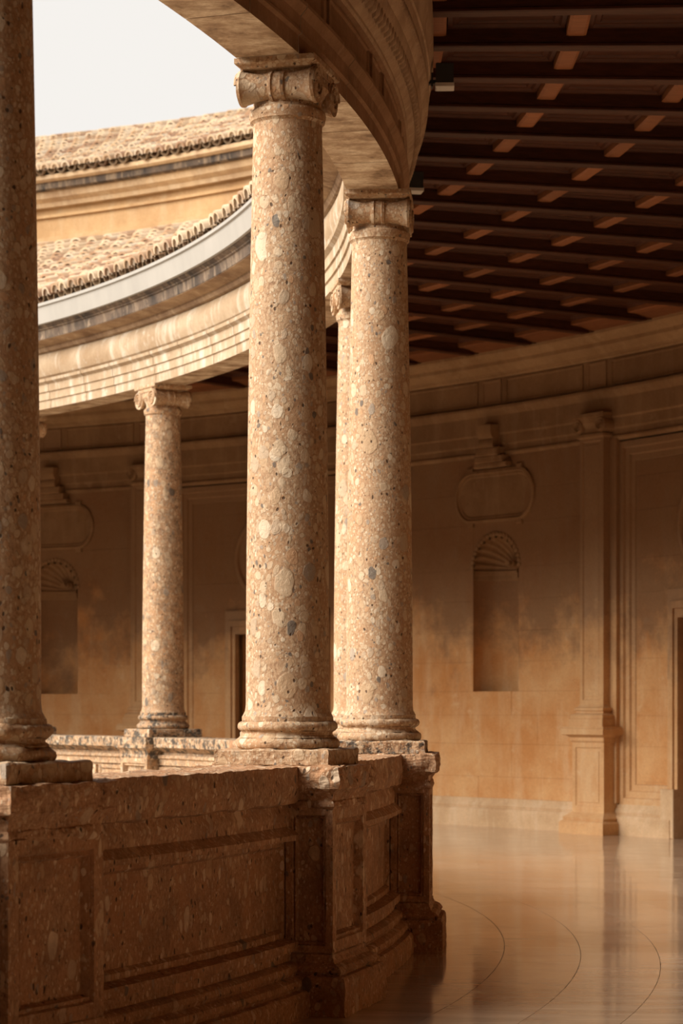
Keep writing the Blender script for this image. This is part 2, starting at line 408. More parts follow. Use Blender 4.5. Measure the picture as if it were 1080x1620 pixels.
# niches
for n in NICHES:
    g = wmap(n); r = 0.42
    mb = MB(); NT_ = 24; zs = [1.70, 2.07, 2.45, 2.84, 3.10]
    v = []; f = []
    for z in zs:
        for i in range(NT_+1):
            t = math.pi*i/NT_; v.append(g(r*math.cos(t), z, -0.88*r*math.sin(t)))
    for j in range(len(zs)-1):
        for i in range(NT_): f.append((j*(NT_+1)+i, j*(NT_+1)+i+1, (j+1)*(NT_+1)+i+1, (j+1)*(NT_+1)+i))
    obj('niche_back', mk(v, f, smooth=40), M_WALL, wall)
    v = [g(r*math.cos(math.pi*i/NT_), 1.70, -0.88*r*math.sin(math.pi*i/NT_)) for i in range(NT_+1)]+[g(r*math.cos(math.pi*i/NT_), 1.67, 0.012+0*i) for i in range(NT_+1)]
    v2 = [g(r*math.cos(math.pi*i/NT_), 1.70, 0.006) for i in range(NT_+1)]
    f = [(i, i+1, NT_+1+i+1, NT_+1+i) for i in range(NT_)]
    obj('niche_sill', mk(v[:NT_+1]+v2, f), M_WALLB, wall)
    # moulded band under the shell
    prof = [(0.0, 3.10), (0.018, 3.115), (0.018, 3.17), (0.035, 3.18), (0.035, 3.225), (0.0, 3.24)]
    v = []; f = []
    for (p, z) in prof:
        for i in range(NT_+1):
            t = math.pi*i/NT_; q = r-p; v.append(g(q*math.cos(t), z, -0.88*q*math.sin(t)))
    for j in range(len(prof)-1):
        for i in range(NT_): f.append((j*(NT_+1)+i, j*(NT_+1)+i+1, (j+1)*(NT_+1)+i+1, (j+1)*(NT_+1)+i))
    obj('niche_band', mk(v, f, smooth=30), M_TRIM, wall)
    # fluted shell
    na, ns = 110, 12; v = []; f = []
    for j in range(ns+1):
        s = j/ns; sg = math.sin(s*math.pi/2); cg = math.cos(s*math.pi/2)
        for i in range(na+1):
            t = math.pi*i/na
            rr = r*(1-0.10*min(1, s*1.6)*(0.5-0.5*math.cos(22*t)))
            v.append(g(rr*math.cos(t)*sg, 3.24+rr*math.sin(t)*sg, -0.88*rr*cg))
    for j in range(ns):
        for i in range(na): f.append((j*(na+1)+i, j*(na+1)+i+1, (j+1)*(na+1)+i+1, (j+1)*(na+1)+i))
    obj('niche_shell', mk(v, f, smooth=60), M_TRIM, wall)
    mbh = MB()                                   # scroll hub of the shell
    for k in range(3):
        hv = []; hf = []; rr = 0.085-0.022*k; dd = -0.34+0.05*k
        hv = [g(rr*math.cos(2*math.pi*i/14)*1.25, 3.31+rr*math.sin(2*math.pi*i/14)*0.8, dd) for i in range(14)]+[g(rr*0.9*math.cos(2*math.pi*i/14)*1.25, 3.31+rr*0.9*math.sin(2*math.pi*i/14)*0.8, dd+0.05) for i in range(14)]
        hf = [(i, (i+1) % 14, 14+(i+1) % 14, 14+i) for i in range(14)]+[tuple(14+i for i in range(14))]
        mbh.add(hv, hf)
    obj('shell_hub', mbh.mesh(30), M_TRIM, wall)
    # spandrel
    v = []; f = []
    for i in range(NT_+1):
        t = math.pi*i/NT_; u = r*math.cos(t); zt = 3.24+r*math.sin(t)
        v += [g(u, zt, 0.0), g(u, 3.80, 0.0), g(u, zt, -0.07)]
    for i in range(NT_): f += [(3*i, 3*i+1, 3*i+4, 3*i+3), (3*i, 3*i+3, 3*i+5, 3*i+2)]
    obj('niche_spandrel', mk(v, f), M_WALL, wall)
    # scalloped border of the arch
    mbb = MB(); nb = 22
    for k in range(nb):
        t = math.pi*(k+0.5)/nb; cu, cz = (r+0.015)*math.cos(t), 3.24+(r+0.015)*math.sin(t); br = 0.030
        hv = [g(cu, cz, 0.028)]+[g(cu+br*math.cos(2*math.pi*i/8), cz+br*math.sin(2*math.pi*i/8), 0.014) for i in range(8)]+[g(cu+br*math.cos(2*math.pi*i/8), cz+br*math.sin(2*math.pi*i/8), -0.01) for i in range(8)]
        hf = [(0, 1+i, 1+(i+1) % 8) for i in range(8)]+[(1+i, 9+i, 9+(i+1) % 8, 1+(i+1) % 8) for i in range(8)]
        mbb.add(hv, hf)
    obj('scalloped_border', mbb.mesh(50), M_TRIM, wall)
    # round-ended tablet above the niche
    def tab(ins, zc=4.15, L=0.44, Rr=0.33):
        pts = []; Rr -= ins
        notch = 0.04
        for i in range(15): t = -math.pi/2+math.pi*i/14; pts.append((L+Rr*math.cos(t)*0.86, zc+Rr*math.sin(t)))
        for i in range(15): t = math.pi/2+math.pi*i/14; pts.append((-L+Rr*math.cos(t)*0.86, zc+Rr*math.sin(t)))
        return pts
    lv = [(0.0, -0.01), (0.0, 0.03), (0.035, 0.04), (0.05, 0.015), (0.075, 0.015), (0.09, 0.002)]
    v = []; f = []
    for ins, dep in lv: v += [g(u, z, dep) for u, z in tab(ins)]
    for j in range(len(lv)-1):
        for i in range(30): f.append((j*30+i, j*30+(i+1) % 30, (j+1)*30+(i+1) % 30, (j+1)*30+i))
    f.append(tuple((len(lv)-1)*30+i for i in range(30)))
    obj('tablet', mk(v, f, smooth=30), M_TRIM, wall)
    mbn = MB()                                    # squared corners where the rounded ends meet the long edges
    for su in (-1, 1):
        for sz in (-1, 1):
            u0, u1 = sorted((su*0.40, su*0.50)); z0, z1 = sorted((4.15+sz*0.29, 4.15+sz*0.375))
            mbn.add(*panel_vf(g, u0, u1, z0, z1, [(0, -0.01), (0, 0.028), (0.012, 0.034)]))
    obj('tablet_corner', mbn.mesh(), M_TRIM, wall)
    # console bracket
    mbc = MB()
    mbc.add(*panel_vf(g, -0.30, 0.30, 4.50, 4.56, [(0, -0.01), (0, 0.10), (0.01, 0.11)]))
    mbc.add(*panel_vf(g, -0.25, 0.25, 4.56, 4.64, [(0, -0.01), (0, 0.13), (0.01, 0.14)]))
    mbc.add(*panel_vf(g, -0.20, 0.20, 4.64, 4.74, [(0, -0.01), (0, 0.16), (0.01, 0.17)]))
    obj('console_foot', mbc.mesh(), M_TRIM, wall)
    v = []; f = []                                # scroll of the console, side outline extruded
    ol = [(0.0, 4.72), (0.15, 4.72), (0.18, 4.76), (0.185, 4.81), (0.165, 4.85), (0.20, 4.89), (0.215, 4.94), (0.215, 5.02), (0.0, 5.03)]
    for u in (-0.13, 0.13): v += [g(u, z, d) for d, z in ol]
    m_ = len(ol); f = [(i, (i+1) % m_, m_+(i+1) % m_, m_+i) for i in range(m_)]+[tuple(range(m_)), tuple(m_+i for i in reversed(range(m_)))]
    obj('console', mk(v, f, smooth=40), M_TRIM, wall)

# horizontal mouldings of the outer wall
def wsweep(name, prof, a0, a1, mat, sm=20): return obj(name, sweep([(RW-d, z) for d, z in prof], a0, a1, 1.0, True, sm), mat, wall)
wsweep('plinth_moulding', [(-0.1, 0.0), (0.075, 0.0), (0.075, 0.20), (0.06, 0.225), (0.035, 0.24), (0.045, 0.27), (0.03, 0.30), (0.012, 0.32), (0.012, 0.36), (-0.1, 0.36)], 24, 27.5-1.1, M_WALLB)
for a0, a1 in ((30.4, 47.55), (51.5, 66)):
    wsweep('plinth_moulding', [(-0.1, 0.0), (0.075, 0.0), (0.075, 0.20), (0.06, 0.225), (0.035, 0.24), (0.045, 0.27), (0.03, 0.30), (0.012, 0.32), (0.012, 0.36), (-0.1, 0.36)], a0, a1, M_WALLB)
wsweep('architrave_moulding', [(-0.1, 4.64), (0.02, 4.64), (0.05, 4.67), (0.05, 4.69), (0.025, 4.70), (0.025, 4.77), (0.05, 4.79), (0.05, 4.90), (0.075, 4.92), (0.075, 5.14), (0.11, 5.18), (0.14, 5.22), (0.14, 5.25), (-0.1, 5.25)], 24, 66, M_TRIM)
wsweep('frieze', [(-0.1, 5.25), (0.06, 5.25), (0.06, 5.62), (-0.1, 5.62)], 24, 66, M_TRIM)
wsweep('cornice', [(-0.1, 5.61), (0.08, 5.61), (0.10, 5.63), (0.10, 5.645), (0.16, 5.66), (0.20, 5.70), (0.25, 5.735), (0.25, 5.78), (0.31, 5.81), (0.36, 5.86), (0.36, 5.90), (-0.1, 5.90)], 24, 66, M_WCOR)
wsweep('plain_cornice', [(-0.1, 5.3), (0.08, 5.46), (0.28, 5.73), (0.40, 5.90), (-0.1, 5.90)], 66, 303, M_TRIM)
GP = [(0, -0.005), (0, 0.018), (0.018, 0.018), (0.028, 0.004)]
marks = sorted([(n, 'c') for n in NICHES]+[(p, 'p') for p in PILS]+[(d, 'd') for d in DOORS])
sh = math.degrees(0.20/RW)
for i, (am, k) in enumerate(marks):
    m = mk(*panel_vf(wmap(am, RW-0.06), -0.17, 0.17, 5.29, 5.59, GP, 1)); obj('frieze_panel', m, M_PIL, wall)
    if i+1 < len(marks):
        b0, b1 = am+sh, marks[i+1][0]-sh; hw = (b1-b0)/2*R_(1)*RW
        m = mk(*panel_vf(wmap((b0+b1)/2, RW-0.06), -hw+0.06, hw-0.06, 5.29, 5.59, GP, 5)); obj('frieze_panel', m, M_TRIM, wall)

# doors with stepped stone surrounds and a tondo above
for i, d in enumerate(DOORS):
    g = wmap(d, RW+0.06)
    ro = empty('door_%d' % (i+1), cyl(RW, d, 0), 0)
    inv = Matrix.Translation(-Vector(ro.location))
    def loc(vf): return [tuple(inv @ Vector(p)) for p in vf[0]], vf[1]
    mb = MB()
    for (u0, u1, dep) in ((0.94, 0.86, 0.055), (0.86, 0.81, 0.085), (0.81, 0.75, 0.06)):
        zt = 2.52+(u0-0.75)*1.75; zb = 2.52+(u1-0.75)*1.75
        for s in (-1, 1):
            a_, b_ = sorted((s*u0, s*u1)); mb.add(*panel_vf(g, a_, b_, 0.56, zt, [(0, -0.1), (0, dep), (0.004, dep+0.004)]))
        mb.add(*panel_vf(g, -u0, u0, zb, zt, [(0, -0.1), (0, dep), (0.004, dep+0.004)], 6))
    obj('door_surround', mk(*loc((mb.v, mb.f))), M_PIL, ro)
    for s in (-1, 1):
        a_, b_ = sorted((s*0.99, s*0.75)); obj('jamb_block', mk(*loc(panel_vf(g, a_, b_, 0.0, 0.56, [(0, -0.35), (0, 0.12), (0.006, 0.126)]))), M_WALLB, ro)
    for s in (-1, 1):
        a_, b_ = sorted((s*0.02, s*0.74))
        leaf = obj('door_leaf', mk(*loc(panel_vf(g, a_, b_, 0.02, 2.50, [(0, -0.32), (0, -0.24), (0.004, -0.236)]))), M_DOOR, ro)
        for z0, z1 in ((0.15, 0.85), (0.97, 1.65), (1.77, 2.40)):
            obj('door_panel', mk(*loc(panel_vf(g, a_+0.10, b_-0.10, z0, z1, [(0, -0.245), (0, -0.222), (0.03, -0.215), (0.05, -0.232)]))), M_DOOR, leaf)
    v = []; f = []; zc = 3.58; lv = [(0.80, -0.02), (0.80, 0.03), (0.76, 0.055), (0.72, 0.055), (0.70, 0.02), (0.64, 0.02), (0.62, 0.035), (0.58, 0.035), (0.55, 0.006)]
    for rr, dep in lv: v += [g(rr*math.cos(2*math.pi*k/48), zc+rr*0.86*math.sin(2*math.pi*k/48), dep) for k in range(48)]
    for j in range(len(lv)-1):
        for k in range(48): f.append((j*48+k, j*48+(k+1) % 48, (j+1)*48+(k+1) % 48, (j+1)*48+k))
    f.append(tuple((len(lv)-1)*48+k for k in range(48)))
    obj('roundel', mk(*loc((v, f)), smooth=30), M_PIL, ro)
    ro['kind'] = 'structure'
    tag(ro, ('doorway with stone surround under a roundel at the right edge', 'doorway with stone surround under a roundel, between two left columns')[i], 'door')

# pilasters: local x tangential, y towards the courtyard
def spiral_vf(r, turns, tube, axis='y', n=46):
    v = []; f = []; k = 6
    for i in range(n+1):
        t = i/n; a = t*turns*2*math.pi; rr = r*(1-0.86*t); tb = tube*(1-0.55*t)
        for j in range(k):
            b = 2*math.pi*j/k; q = rr+tb*math.cos(b)
            v.append((q*math.cos(a), tb*math.sin(b), q*math.sin(a)))
    for i in range(n):
        for j in range(k): f.append((i*k+j, i*k+(j+1) % k, (i+1)*k+(j+1) % k, (i+1)*k+j))
    return v, f
def tr(vf, x=0, y=0, z=0, sx=1, sy=1, sz=1): return [(p[0]*sx+x, p[1]*sy+y, p[2]*sz+z) for p in vf[0]], vf[1]
PM = {}
def fmap(y): return lambda u, v, d: (u, y+d, v)
def pil_mesh():
    PM['pedestal_base'] = sqlathe([(0.115, 0), (0.115, 0.13), (0.10, 0.15), (0.075, 0.16), (0.085, 0.19), (0.05, 0.22), (0.01, 0.25), (0.0, 0.27)], -0.29, 0.29, -0.05, 0.21)
    PM['pedestal_die'] = sqlathe([(0, 0.27), (0, 1.10)], -0.29, 0.29, -0.05, 0.195)
    PM['pedestal_panel'] = mk(*panel_vf(fmap(0.195), -0.29, 0.29, 0.27, 1.08, [(0, -0.0), (0, 0.015), (0.055, 0.015), (0.075, -0.006), (0.095, -0.006), (0.105, 0.008)]))
    PM['pedestal_cap'] = sqlathe([(0.0, 1.08), (0.02, 1.10), (0.02, 1.14), (0.05, 1.165), (0.10, 1.175), (0.10, 1.245), (0.085, 1.255), (0.085, 1.27)], -0.29, 0.29, -0.05, 0.21)
    PM['base'] = sqlathe([(0.095, 1.27), (0.095, 1.36), (0.08, 1.365), (0.085, 1.40), (0.07, 1.415), (0.035, 1.43), (0.03, 1.45), (0.05, 1.46), (0.05, 1.49), (0.02, 1.50), (0.0, 1.53)], -0.215, 0.215, -0.05, 0.155)
    PM['shaft'] = sqlathe([(0, 1.53), (0, 4.70)], -0.215, 0.215, -0.05, 0.14)
    PM['shaft_panel'] = mk(*panel_vf(fmap(0.14), -0.215, 0.215, 1.53, 4.70, [(0, 0), (0, 0.015), (0.05, 0.015), (0.065, -0.004), (0.085, -0.004), (0.1, 0.006)]))
    mb = MB()
    mb.add(*sqlathe_vf([(0.0, 4.68), (0.03, 4.70), (0.03, 4.73), (0.0, 4.74), (0.0, 4.80), (0.04, 4.86), (0.05, 4.92), (0.07, 4.925), (0.07, 4.97)], -0.215, 0.215, -0.05, 0.155))
    PM['capital'] = mb.mesh()
    mb = MB()
    for s in (-1, 1): mb.add(*tr(spiral_vf(0.085, 2.2, 0.017), s*0.205, 0.20, 4.83, sx=s))
    for s in (-1, 1):
        v = [(s*0.205+0.09*math.cos(2*math.pi*k/20), y, 4.83+0.09*math.sin(2*math.pi*k/20)) for y in (0.0, 0.195) for k in range(20)]
        mb.add(v, [(k, (k+1) % 20, 20+(k+1) % 20, 20+k) for k in range(20)]+[tuple(20+k for k in range(20))])
    PM['volute'] = mb.mesh(40)
    mb = MB()                                    # the plain strip standing behind the pilaster
    mb.add(*box_vf(-0.33, 0.33, -0.05, 0.055, 0.37, 4.66)); PM['back_strip'] = mb.mesh()
pil_mesh()
pl = ('pilaster on panelled pedestal to the right of the shell niche', 'pilaster on wall mostly hidden behind the second big column', 'pilaster on wall just left of the far slender column')
for p, lab in zip(PILS, pl):
    ro = empty('pilaster', cyl(RW, p, 0), R_(p+90))
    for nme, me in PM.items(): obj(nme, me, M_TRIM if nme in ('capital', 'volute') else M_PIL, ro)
    tag(ro, lab, 'pilaster', 'wall pilasters')

# ------------------------------------------------------------------ coffered wooden ceiling: radial beams, crosspieces, boards
ceil = obj('ceiling', cbox(15.80, 23.7, 6.012, 6.03, -180, 180, 2), M_WPAN)
struct(ceil, 'dark timber ceiling with radial beams and short crosspieces', 'ceiling')
ZB = 5.86; BA = 2.8125
beam_m = MB(); beam_m.add(*box_vf(15.74, 21.85, -0.055, 0.055, ZB+0.025, 6.02)); beam_m.add(*sqlathe_vf([(-0.006, ZB), (0.010, ZB+0.006), (0.010, ZB+0.022), (0.0, ZB+0.03)], 15.74, 21.6, -0.055, 0.055))
beam_m = beam_m.mesh()
BR = [15.85+0.925*i for i in range(7)]
half = R_(BA/2)
cross_m = []
for r in BR:
    w = 0.066; L = r*math.sin(half)-0.06; mb = MB()
    mb.add(*sqlathe_vf([(-0.02, ZB+0.065), (0.0, ZB+0.075), (0.0, 6.02)], r-w, r+w, -L, L))
    cross_m.append(mb.mesh())
pan_m = []
for i in range(len(BR)-1):
    r0, r1 = BR[i]+0.075, BR[i+1]-0.075; L = (r0+r1)/2*math.sin(half)-0.07
    m = mk(*panel_vf(lambda u, v, d: (u, v, 6.012-d), r0, r1, -L, L, [(0, 0.0), (0, 0.035), (0.03, 0.035), (0.045, 0.018), (0.075, 0.018), (0.09, 0.004)]))
    pan_m.append(m)
obj('wall_plate', sweep([(21.35, 5.98), (21.45, 5.93), (21.62, 5.895), (22.0, 5.895), (22.0, 6.02), (21.3, 6.02)], 0, 62, 1), M_BLOCK, ceil)
k = 0; a = PH-2*BA+0.62
while a < 62:
    obj('beam', beam_m, M_BEAM, ceil, None, R_(a))
    for m in cross_m: obj('crosspiece', m, M_BLOCK, ceil, None, R_(a+BA/2))
    for m in pan_m: obj('coffer_panel', m, M_WPAN, ceil, None, R_(a+BA/2))
    a += BA

# ------------------------------------------------------------------ entablature carried by the columns
ent = empty('entablature', (0, 0, 0))
tag(ent, 'curved stone entablature resting on the ring of columns', 'entablature')
g_ = 0.003
AP = [(15.31, 4.68), (15.63, 4.68), (15.63, 4.765), (15.648, 4.775), (15.648, 4.79), (15.638, 4.80), (15.642, 4.86), (15.665, 4.885), (15.675, 4.90), (15.675, 4.92), (15.60, 4.925), (15.32, 4.99), (15.235, 4.985), (15.24, 4.955), (15.275, 4.93), (15.28, 4.855), (15.295, 4.85), (15.295, 4.77), (15.31, 4.765)]
a0 = PH-2*ST; nblk = 0
A_END = PH+6*ST
a = a0+ST*0.5
a = a0
for bay in range(8):
    cuts = [0.0, 0.31, 0.52, 0.77, 1.0]
    for i in range(4):
        b0, b1 = a0+ST*(bay+cuts[i])-ST*0.08, a0+ST*(bay+cuts[i+1])-ST*0.08; ga = math.degrees(0.0045/15.5)
        me = sweep(AP, b0+ga, b1-ga, 0.8)
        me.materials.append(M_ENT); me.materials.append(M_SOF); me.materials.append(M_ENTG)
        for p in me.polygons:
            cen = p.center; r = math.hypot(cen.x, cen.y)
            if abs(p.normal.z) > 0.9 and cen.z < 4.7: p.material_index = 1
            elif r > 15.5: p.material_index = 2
        o = obj('architrave_block', me, None, ent)
FA0, FA1 = a0-ST*0.08, a0+ST*7.92
# frieze: hollow-backed core, courtyard face bulging
fr = sweep([(15.31, 4.985), (15.27, 5.02), (15.25, 5.08), (15.245, 5.13), (15.25, 5.19), (15.275, 5.25), (15.30, 5.27), (15.66, 5.27), (15.66, 5.135), (15.645, 5.13), (15.63, 5.12), (15.63, 4.92), (15.6, 4.91)], FA0, FA1, 0.8)
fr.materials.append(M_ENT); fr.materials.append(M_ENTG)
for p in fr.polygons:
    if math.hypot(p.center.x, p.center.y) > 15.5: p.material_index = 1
obj('frieze', fr, None, ent)
def gmap(ac, base):
    def g(u, v, d): return cyl(base+d, ac+math.degrees(u/base), v)
    return g
GP2 = [(0, -0.004), (0, 0.014), (0.014, 0.014), (0.022, 0.003)]
for bay in range(0, 7):
    for q in range(2):
        am = a0+ST*(bay+0.5*q)
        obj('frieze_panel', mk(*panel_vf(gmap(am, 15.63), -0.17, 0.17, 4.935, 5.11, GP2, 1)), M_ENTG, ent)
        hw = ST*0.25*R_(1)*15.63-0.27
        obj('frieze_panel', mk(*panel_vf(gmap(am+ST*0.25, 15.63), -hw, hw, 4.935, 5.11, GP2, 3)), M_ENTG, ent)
# courtyard cornice
cc = sweep([(15.62, 5.265), (15.295, 5.265), (15.26, 5.28), (15.24, 5.31), (15.24, 5.325), (15.19, 5.335), (15.16, 5.345), (15.08, 5.35), (15.075, 5.36), (15.62, 5.36)], FA0, FA1, 0.8); obj('bed_moulding', cc, M_STAINSH, ent)
obj('corona', sweep([(15.072, 5.355), (15.065, 5.44), (15.05, 5.45), (15.045, 5.46), (15.02, 5.475), (15.005, 5.49), (15.62, 5.50), (15.62, 5.355)], FA0, FA1, 0.8), M_SOOT, ent)
# gallery cornice with carved courses
gc = sweep([(15.60, 5.13), (15.66, 5.135), (15.67, 5.15), (15.67, 5.17), (15.695, 5.19), (15.73, 5.25), (15.755, 5.33), (15.755, 5.35), (15.77, 5.37), (15.785, 5.42), (15.80, 5.47), (15.80, 5.52), (15.81, 5.53), (15.815, 5.62), (15.83, 5.66), (15.83, 5.90), (15.60, 5.90)], FA0, 60, 0.8)
obj('gallery_cornice', gc, M_CORN, ent)
mb = MB()
def ellip(a, R, z, du, dz, dr):
    pts = [cyl(R+dr, a, z+dr*0.2)]
    for k in range(8): t = 2*math.pi*k/8; pts.append(cyl(R-0.01, a+math.degrees(du*math.cos(t)/R), z+dz*math.sin(t)))
    pts2 = []
    for k in range(8): t = 2*math.pi*k/8; pts2.append(cyl(R+dr*0.72, a+math.degrees(du*0.62*math.cos(t)/R), z+dz*0.62*math.sin(t)))
    v = [pts[0]]+pts2+pts[1:]
    f = [(0, 1+k, 1+(k+1) % 8) for k in range(8)]+[(1+k, 9+k, 9+(k+1) % 8, 1+(k+1) % 8) for k in range(8)]
    return v, f
a = -24.0
while a < 14:
    mb.add(*ellip(a, 15.728, 5.255, 0.030, 0.055, 0.020)); mb.add(*ellip(a+0.17, 15.72, 5.24, 0.008, 0.05, 0.016)); a += 0.34
a = -24.0
while a < 14:
    mb.add(*ellip(a, 15.785, 5.43, 0.022, 0.032, 0.016)); a += 0.22
o = obj('carved_eggs', mb.mesh(50), M_CORN, ent); o['kind'] = 'stuff'
# rest of the ring, never in view, shades and bounces the light
rr = sweep([(15.31, 4.68), (15.63, 4.68), (15.8, 5.9), (15.0, 5.72), (15.05, 5.38)], FA1, 360+FA0, 2); obj('plain_entablature', rr, M_ENT, ent)

# ------------------------------------------------------------------ columns
def column_parts():
    P = {}
    P['plinth'] = sqlathe([(-0.006, 1.2), (0, 1.206), (0, 1.274), (-0.006, 1.28)], -0.29, 0.29, -0.29, 0.29)
    def torus(r, zc, h, n=7): return [(r-h+h*math.cos(-math.pi/2+math.pi*i/n), zc+h*math.sin(-math.pi/2+math.pi*i/n)) for i in range(n+1)]
    bp = [(0.20, 1.279)]+torus(0.262, 1.308, 0.028)+[(0.243, 1.337), (0.236, 1.343), (0.226, 1.352), (0.224, 1.362), (0.232, 1.370)]+torus(0.250, 1.394, 0.024)+[(0.228, 1.419), (0.228, 1.442), (0.20, 1.444)]
    P['base'] = lathe(bp, 56)
    sp = [(0.226, 1.440), (0.224, 1.447), (0.213, 1.468), (0.2085, 1.50)]
    for i in range(1, 15):
        t = i/14; sp.append((0.2085-0.0365*(t**1.7), 1.50+2.86*t))
    sp += [(0.173, 4.385), (0.180, 4.395), (0.187, 4.400), (0.187, 4.410), (0.190, 4.418), (0.192, 4.430), (0.190, 4.445), (0.183, 4.454), (0.172, 4.456), (0.170, 4.47)]
    P['shaft'] = lathe(sp, 64)
    P['capital'] = lathe([(0.165, 4.455), (0.168, 4.50), (0.185, 4.53), (0.205, 4.56), (0.20, 4.60), (0.17, 4.62)], 40)
    mb = MB(); mb.add(*sqlathe_vf([(-0.03, 4.632), (-0.02, 4.642), (-0.004, 4.65), (0, 4.655), (0, 4.68)], -0.205, 0.205, -0.235, 0.235)); P['abacus'] = mb.mesh()
    # bolster: lies along x (radial), concave with a banded middle
    rs = [(-0.195, 0.088), (-0.180, 0.090), (-0.172, 0.083), (-0.12, 0.070), (-0.06, 0.063), (-0.042, 0.062), (-0.040, 0.072), (-0.024, 0.076), (-0.020, 0.068), (0.020, 0.068), (0.024, 0.076), (0.040, 0.072), (0.042, 0.062), (0.06, 0.063), (0.12, 0.070), (0.172, 0.083), (0.180, 0.090), (0.195, 0.088)]
    n = 28
    v = [(x, r*math.cos(2*math.pi*i/n), r*math.sin(2*math.pi*i/n)) for x, r in rs for i in range(n)]
    f = [(j*n+i, j*n+(i+1) % n, (j+1)*n+(i+1) % n, (j+1)*n+i) for j in range(len(rs)-1) for i in range(n)]+[tuple(reversed(range(n))), tuple((len(rs)-1)*n+i for i in range(n))]
    P['bolster'] = mk(v, f, smooth=35)
    sv, sf = spiral_vf(0.076, 2.4, 0.014, n=56)
    P['volute'] = mk([(y, x, z) for x, y, z in sv], sf, smooth=60)
    P['volute_m'] = mk([(y, -x, z) for x, y, z in sv], sf, smooth=60)
    mb = MB(); mb.add(*box_vf(-0.186, 0.186, -0.15, 0.15, 4.56, 4.645)); mb.add(*box_vf(-0.196, 0.196, -0.16, 0.16, 4.615, 4.645)); P['channel'] = mb.mesh()
    return P
CP = column_parts()
CLAB = {-1: 'nearest shaded column cut off by the left edge', 0: 'tallest full column of pebbly stone in the middle foreground', 1: 'second pebbly column just right of the middle one',
        2: 'column peeking out between the two big central columns', 3: 'column standing hidden behind the tallest middle column', 4: 'slender far column standing across the courtyard on the left', 5: 'farthest column, its volute peeking out beside the left-edge column'}
PLAB = {-1: 'panelled pedestal under the left-edge column', 0: 'panelled pedestal under the tallest middle column', 1: 'panelled pedestal with worn cap under the second big column',
        2: 'pedestal hidden behind the second big column', 3: 'pedestal hidden behind the tallest middle column', 4: 'lichen-spotted pedestal under the slender far column', 5: 'pedestal under the farthest column behind the left-edge column'}
import copy
# pedestal parts, local x outward, y along the ring
def pedestal_parts():
    P = {}; h = 0.31
    P['base'] = sqlathe([(0.095, 0), (0.095, 0.06), (0.095, 0.12), (0.095, 0.175), (0.085, 0.19), (0.06, 0.195), (0.07, 0.215), (0.055, 0.235), (0.025, 0.25), (0.012, 0.275), (0.012, 0.29), (0, 0.30)], -h, h, -h, h)
    P['die'] = sqlathe([(-0.032, 0.28), (-0.032, 1.06)], -h, h, -h, h)
    st = [(0, -0.013), (0, 0.0), (0.055, 0.0), (0.062, -0.016), (0.078, -0.008), (0.09, -0.040), (0.10, -0.040)]
    P['panel_front'] = mk(*panel_vf(lambda u, v, d: (h+d+0.012, u, v), -h, h, 0.30, 1.0, [(0, -0.045)]+[(a_, b_) for a_, b_ in st], 2))
    P['panel_back'] = mk(*panel_vf(lambda u, v, d: (-h-d-0.012, u, v), -h, h, 0.30, 1.0, [(0, -0.045)]+[(a_, b_) for a_, b_ in st], 2))
    for s, nm in ((-1, 'panel_near'), (1, 'panel_far')):
        P[nm] = mk(*panel_vf(lambda u, v, d: (u, s*(h+d+0.012), v), 0.085, h+0.012, 0.30, 1.0, [(0, -0.045)]+[(a_*0.62, b_) for a_, b_ in st], 2))
    P['cap'] = sqlathe([(0.0, 0.98), (0.012, 0.995), (0.018, 1.01), (0.012, 1.03), (0.004, 1.035), (0.012, 1.06), (0.035, 1.085), (0.052, 1.095), (0.055, 1.13), (0.055, 1.165), (0.05, 1.2)], -h, h, -h, h)
    return P
PP = pedestal_parts()
for k in range(-1, 6):
    ang = PH+ST*k; p = cyl(RC, ang, 0)
    far = k >= 4
    ro = empty('column', p, R_(ang)); tag(ro, CLAB[k], 'column', 'ring of gallery columns')
    near = k in (-1, 0, 1)
    pm = CP['plinth'].copy(); pm.materials.append(M_CONGL if (far or k in (1, 2)) else M_CONG); o = obj('plinth', pm, None, ro)
    if near: worn(o, 5, 0.030, 0.09)
    elif far: worn(o, 4, 0.018, 0.06)
    bmsh = CP['base'].copy(); bmsh.materials.append(M_CONGL if far else M_CONG); o = obj('base', bmsh, None, ro)
    if near: worn(o, 1, 0.016 if k >= 0 else 0.045, 0.07)
    sm = CP['shaft'].copy(); sm.materials.append(M_CONGF if far else M_CONG); o = obj('shaft', sm, None, ro)
    cp = obj('capital', CP['capital'], M_CONG, ro)
    obj('abacus', CP['abacus'], M_CONG, cp); obj('channel', CP['channel'], M_CONG, cp)
    for s in (-1, 1):
        obj('bolster', CP['bolster'], M_CONG, cp, (0, s*0.152, 4.548))
        for x in (-0.196, 0.196): obj('volute', CP['volute' if s > 0 else 'volute_m'], M_CONG, cp, (x, s*0.152, 4.548))
    # pedestal
    ro = empty('pedestal', p, R_(ang)); tag(ro, PLAB[k], 'pedestal', 'pedestals under the columns')
    for nm, me in PP.items():
        mt = M_CONGF if far else M_CONGR
        if far and nm == 'cap': mt = M_CONGL
        m2 = me.copy(); m2.materials.append(mt)
        o = obj('panel' if nm.startswith('panel') else nm, m2, None, ro)
        if near:
            if nm == 'cap': worn(o, 5, 0.055, 0.10)
            elif nm == 'base': worn(o, 5, 0.022, 0.08)
            elif nm == 'die': pass
            else: worn(o, 4, 0.008, 0.05)

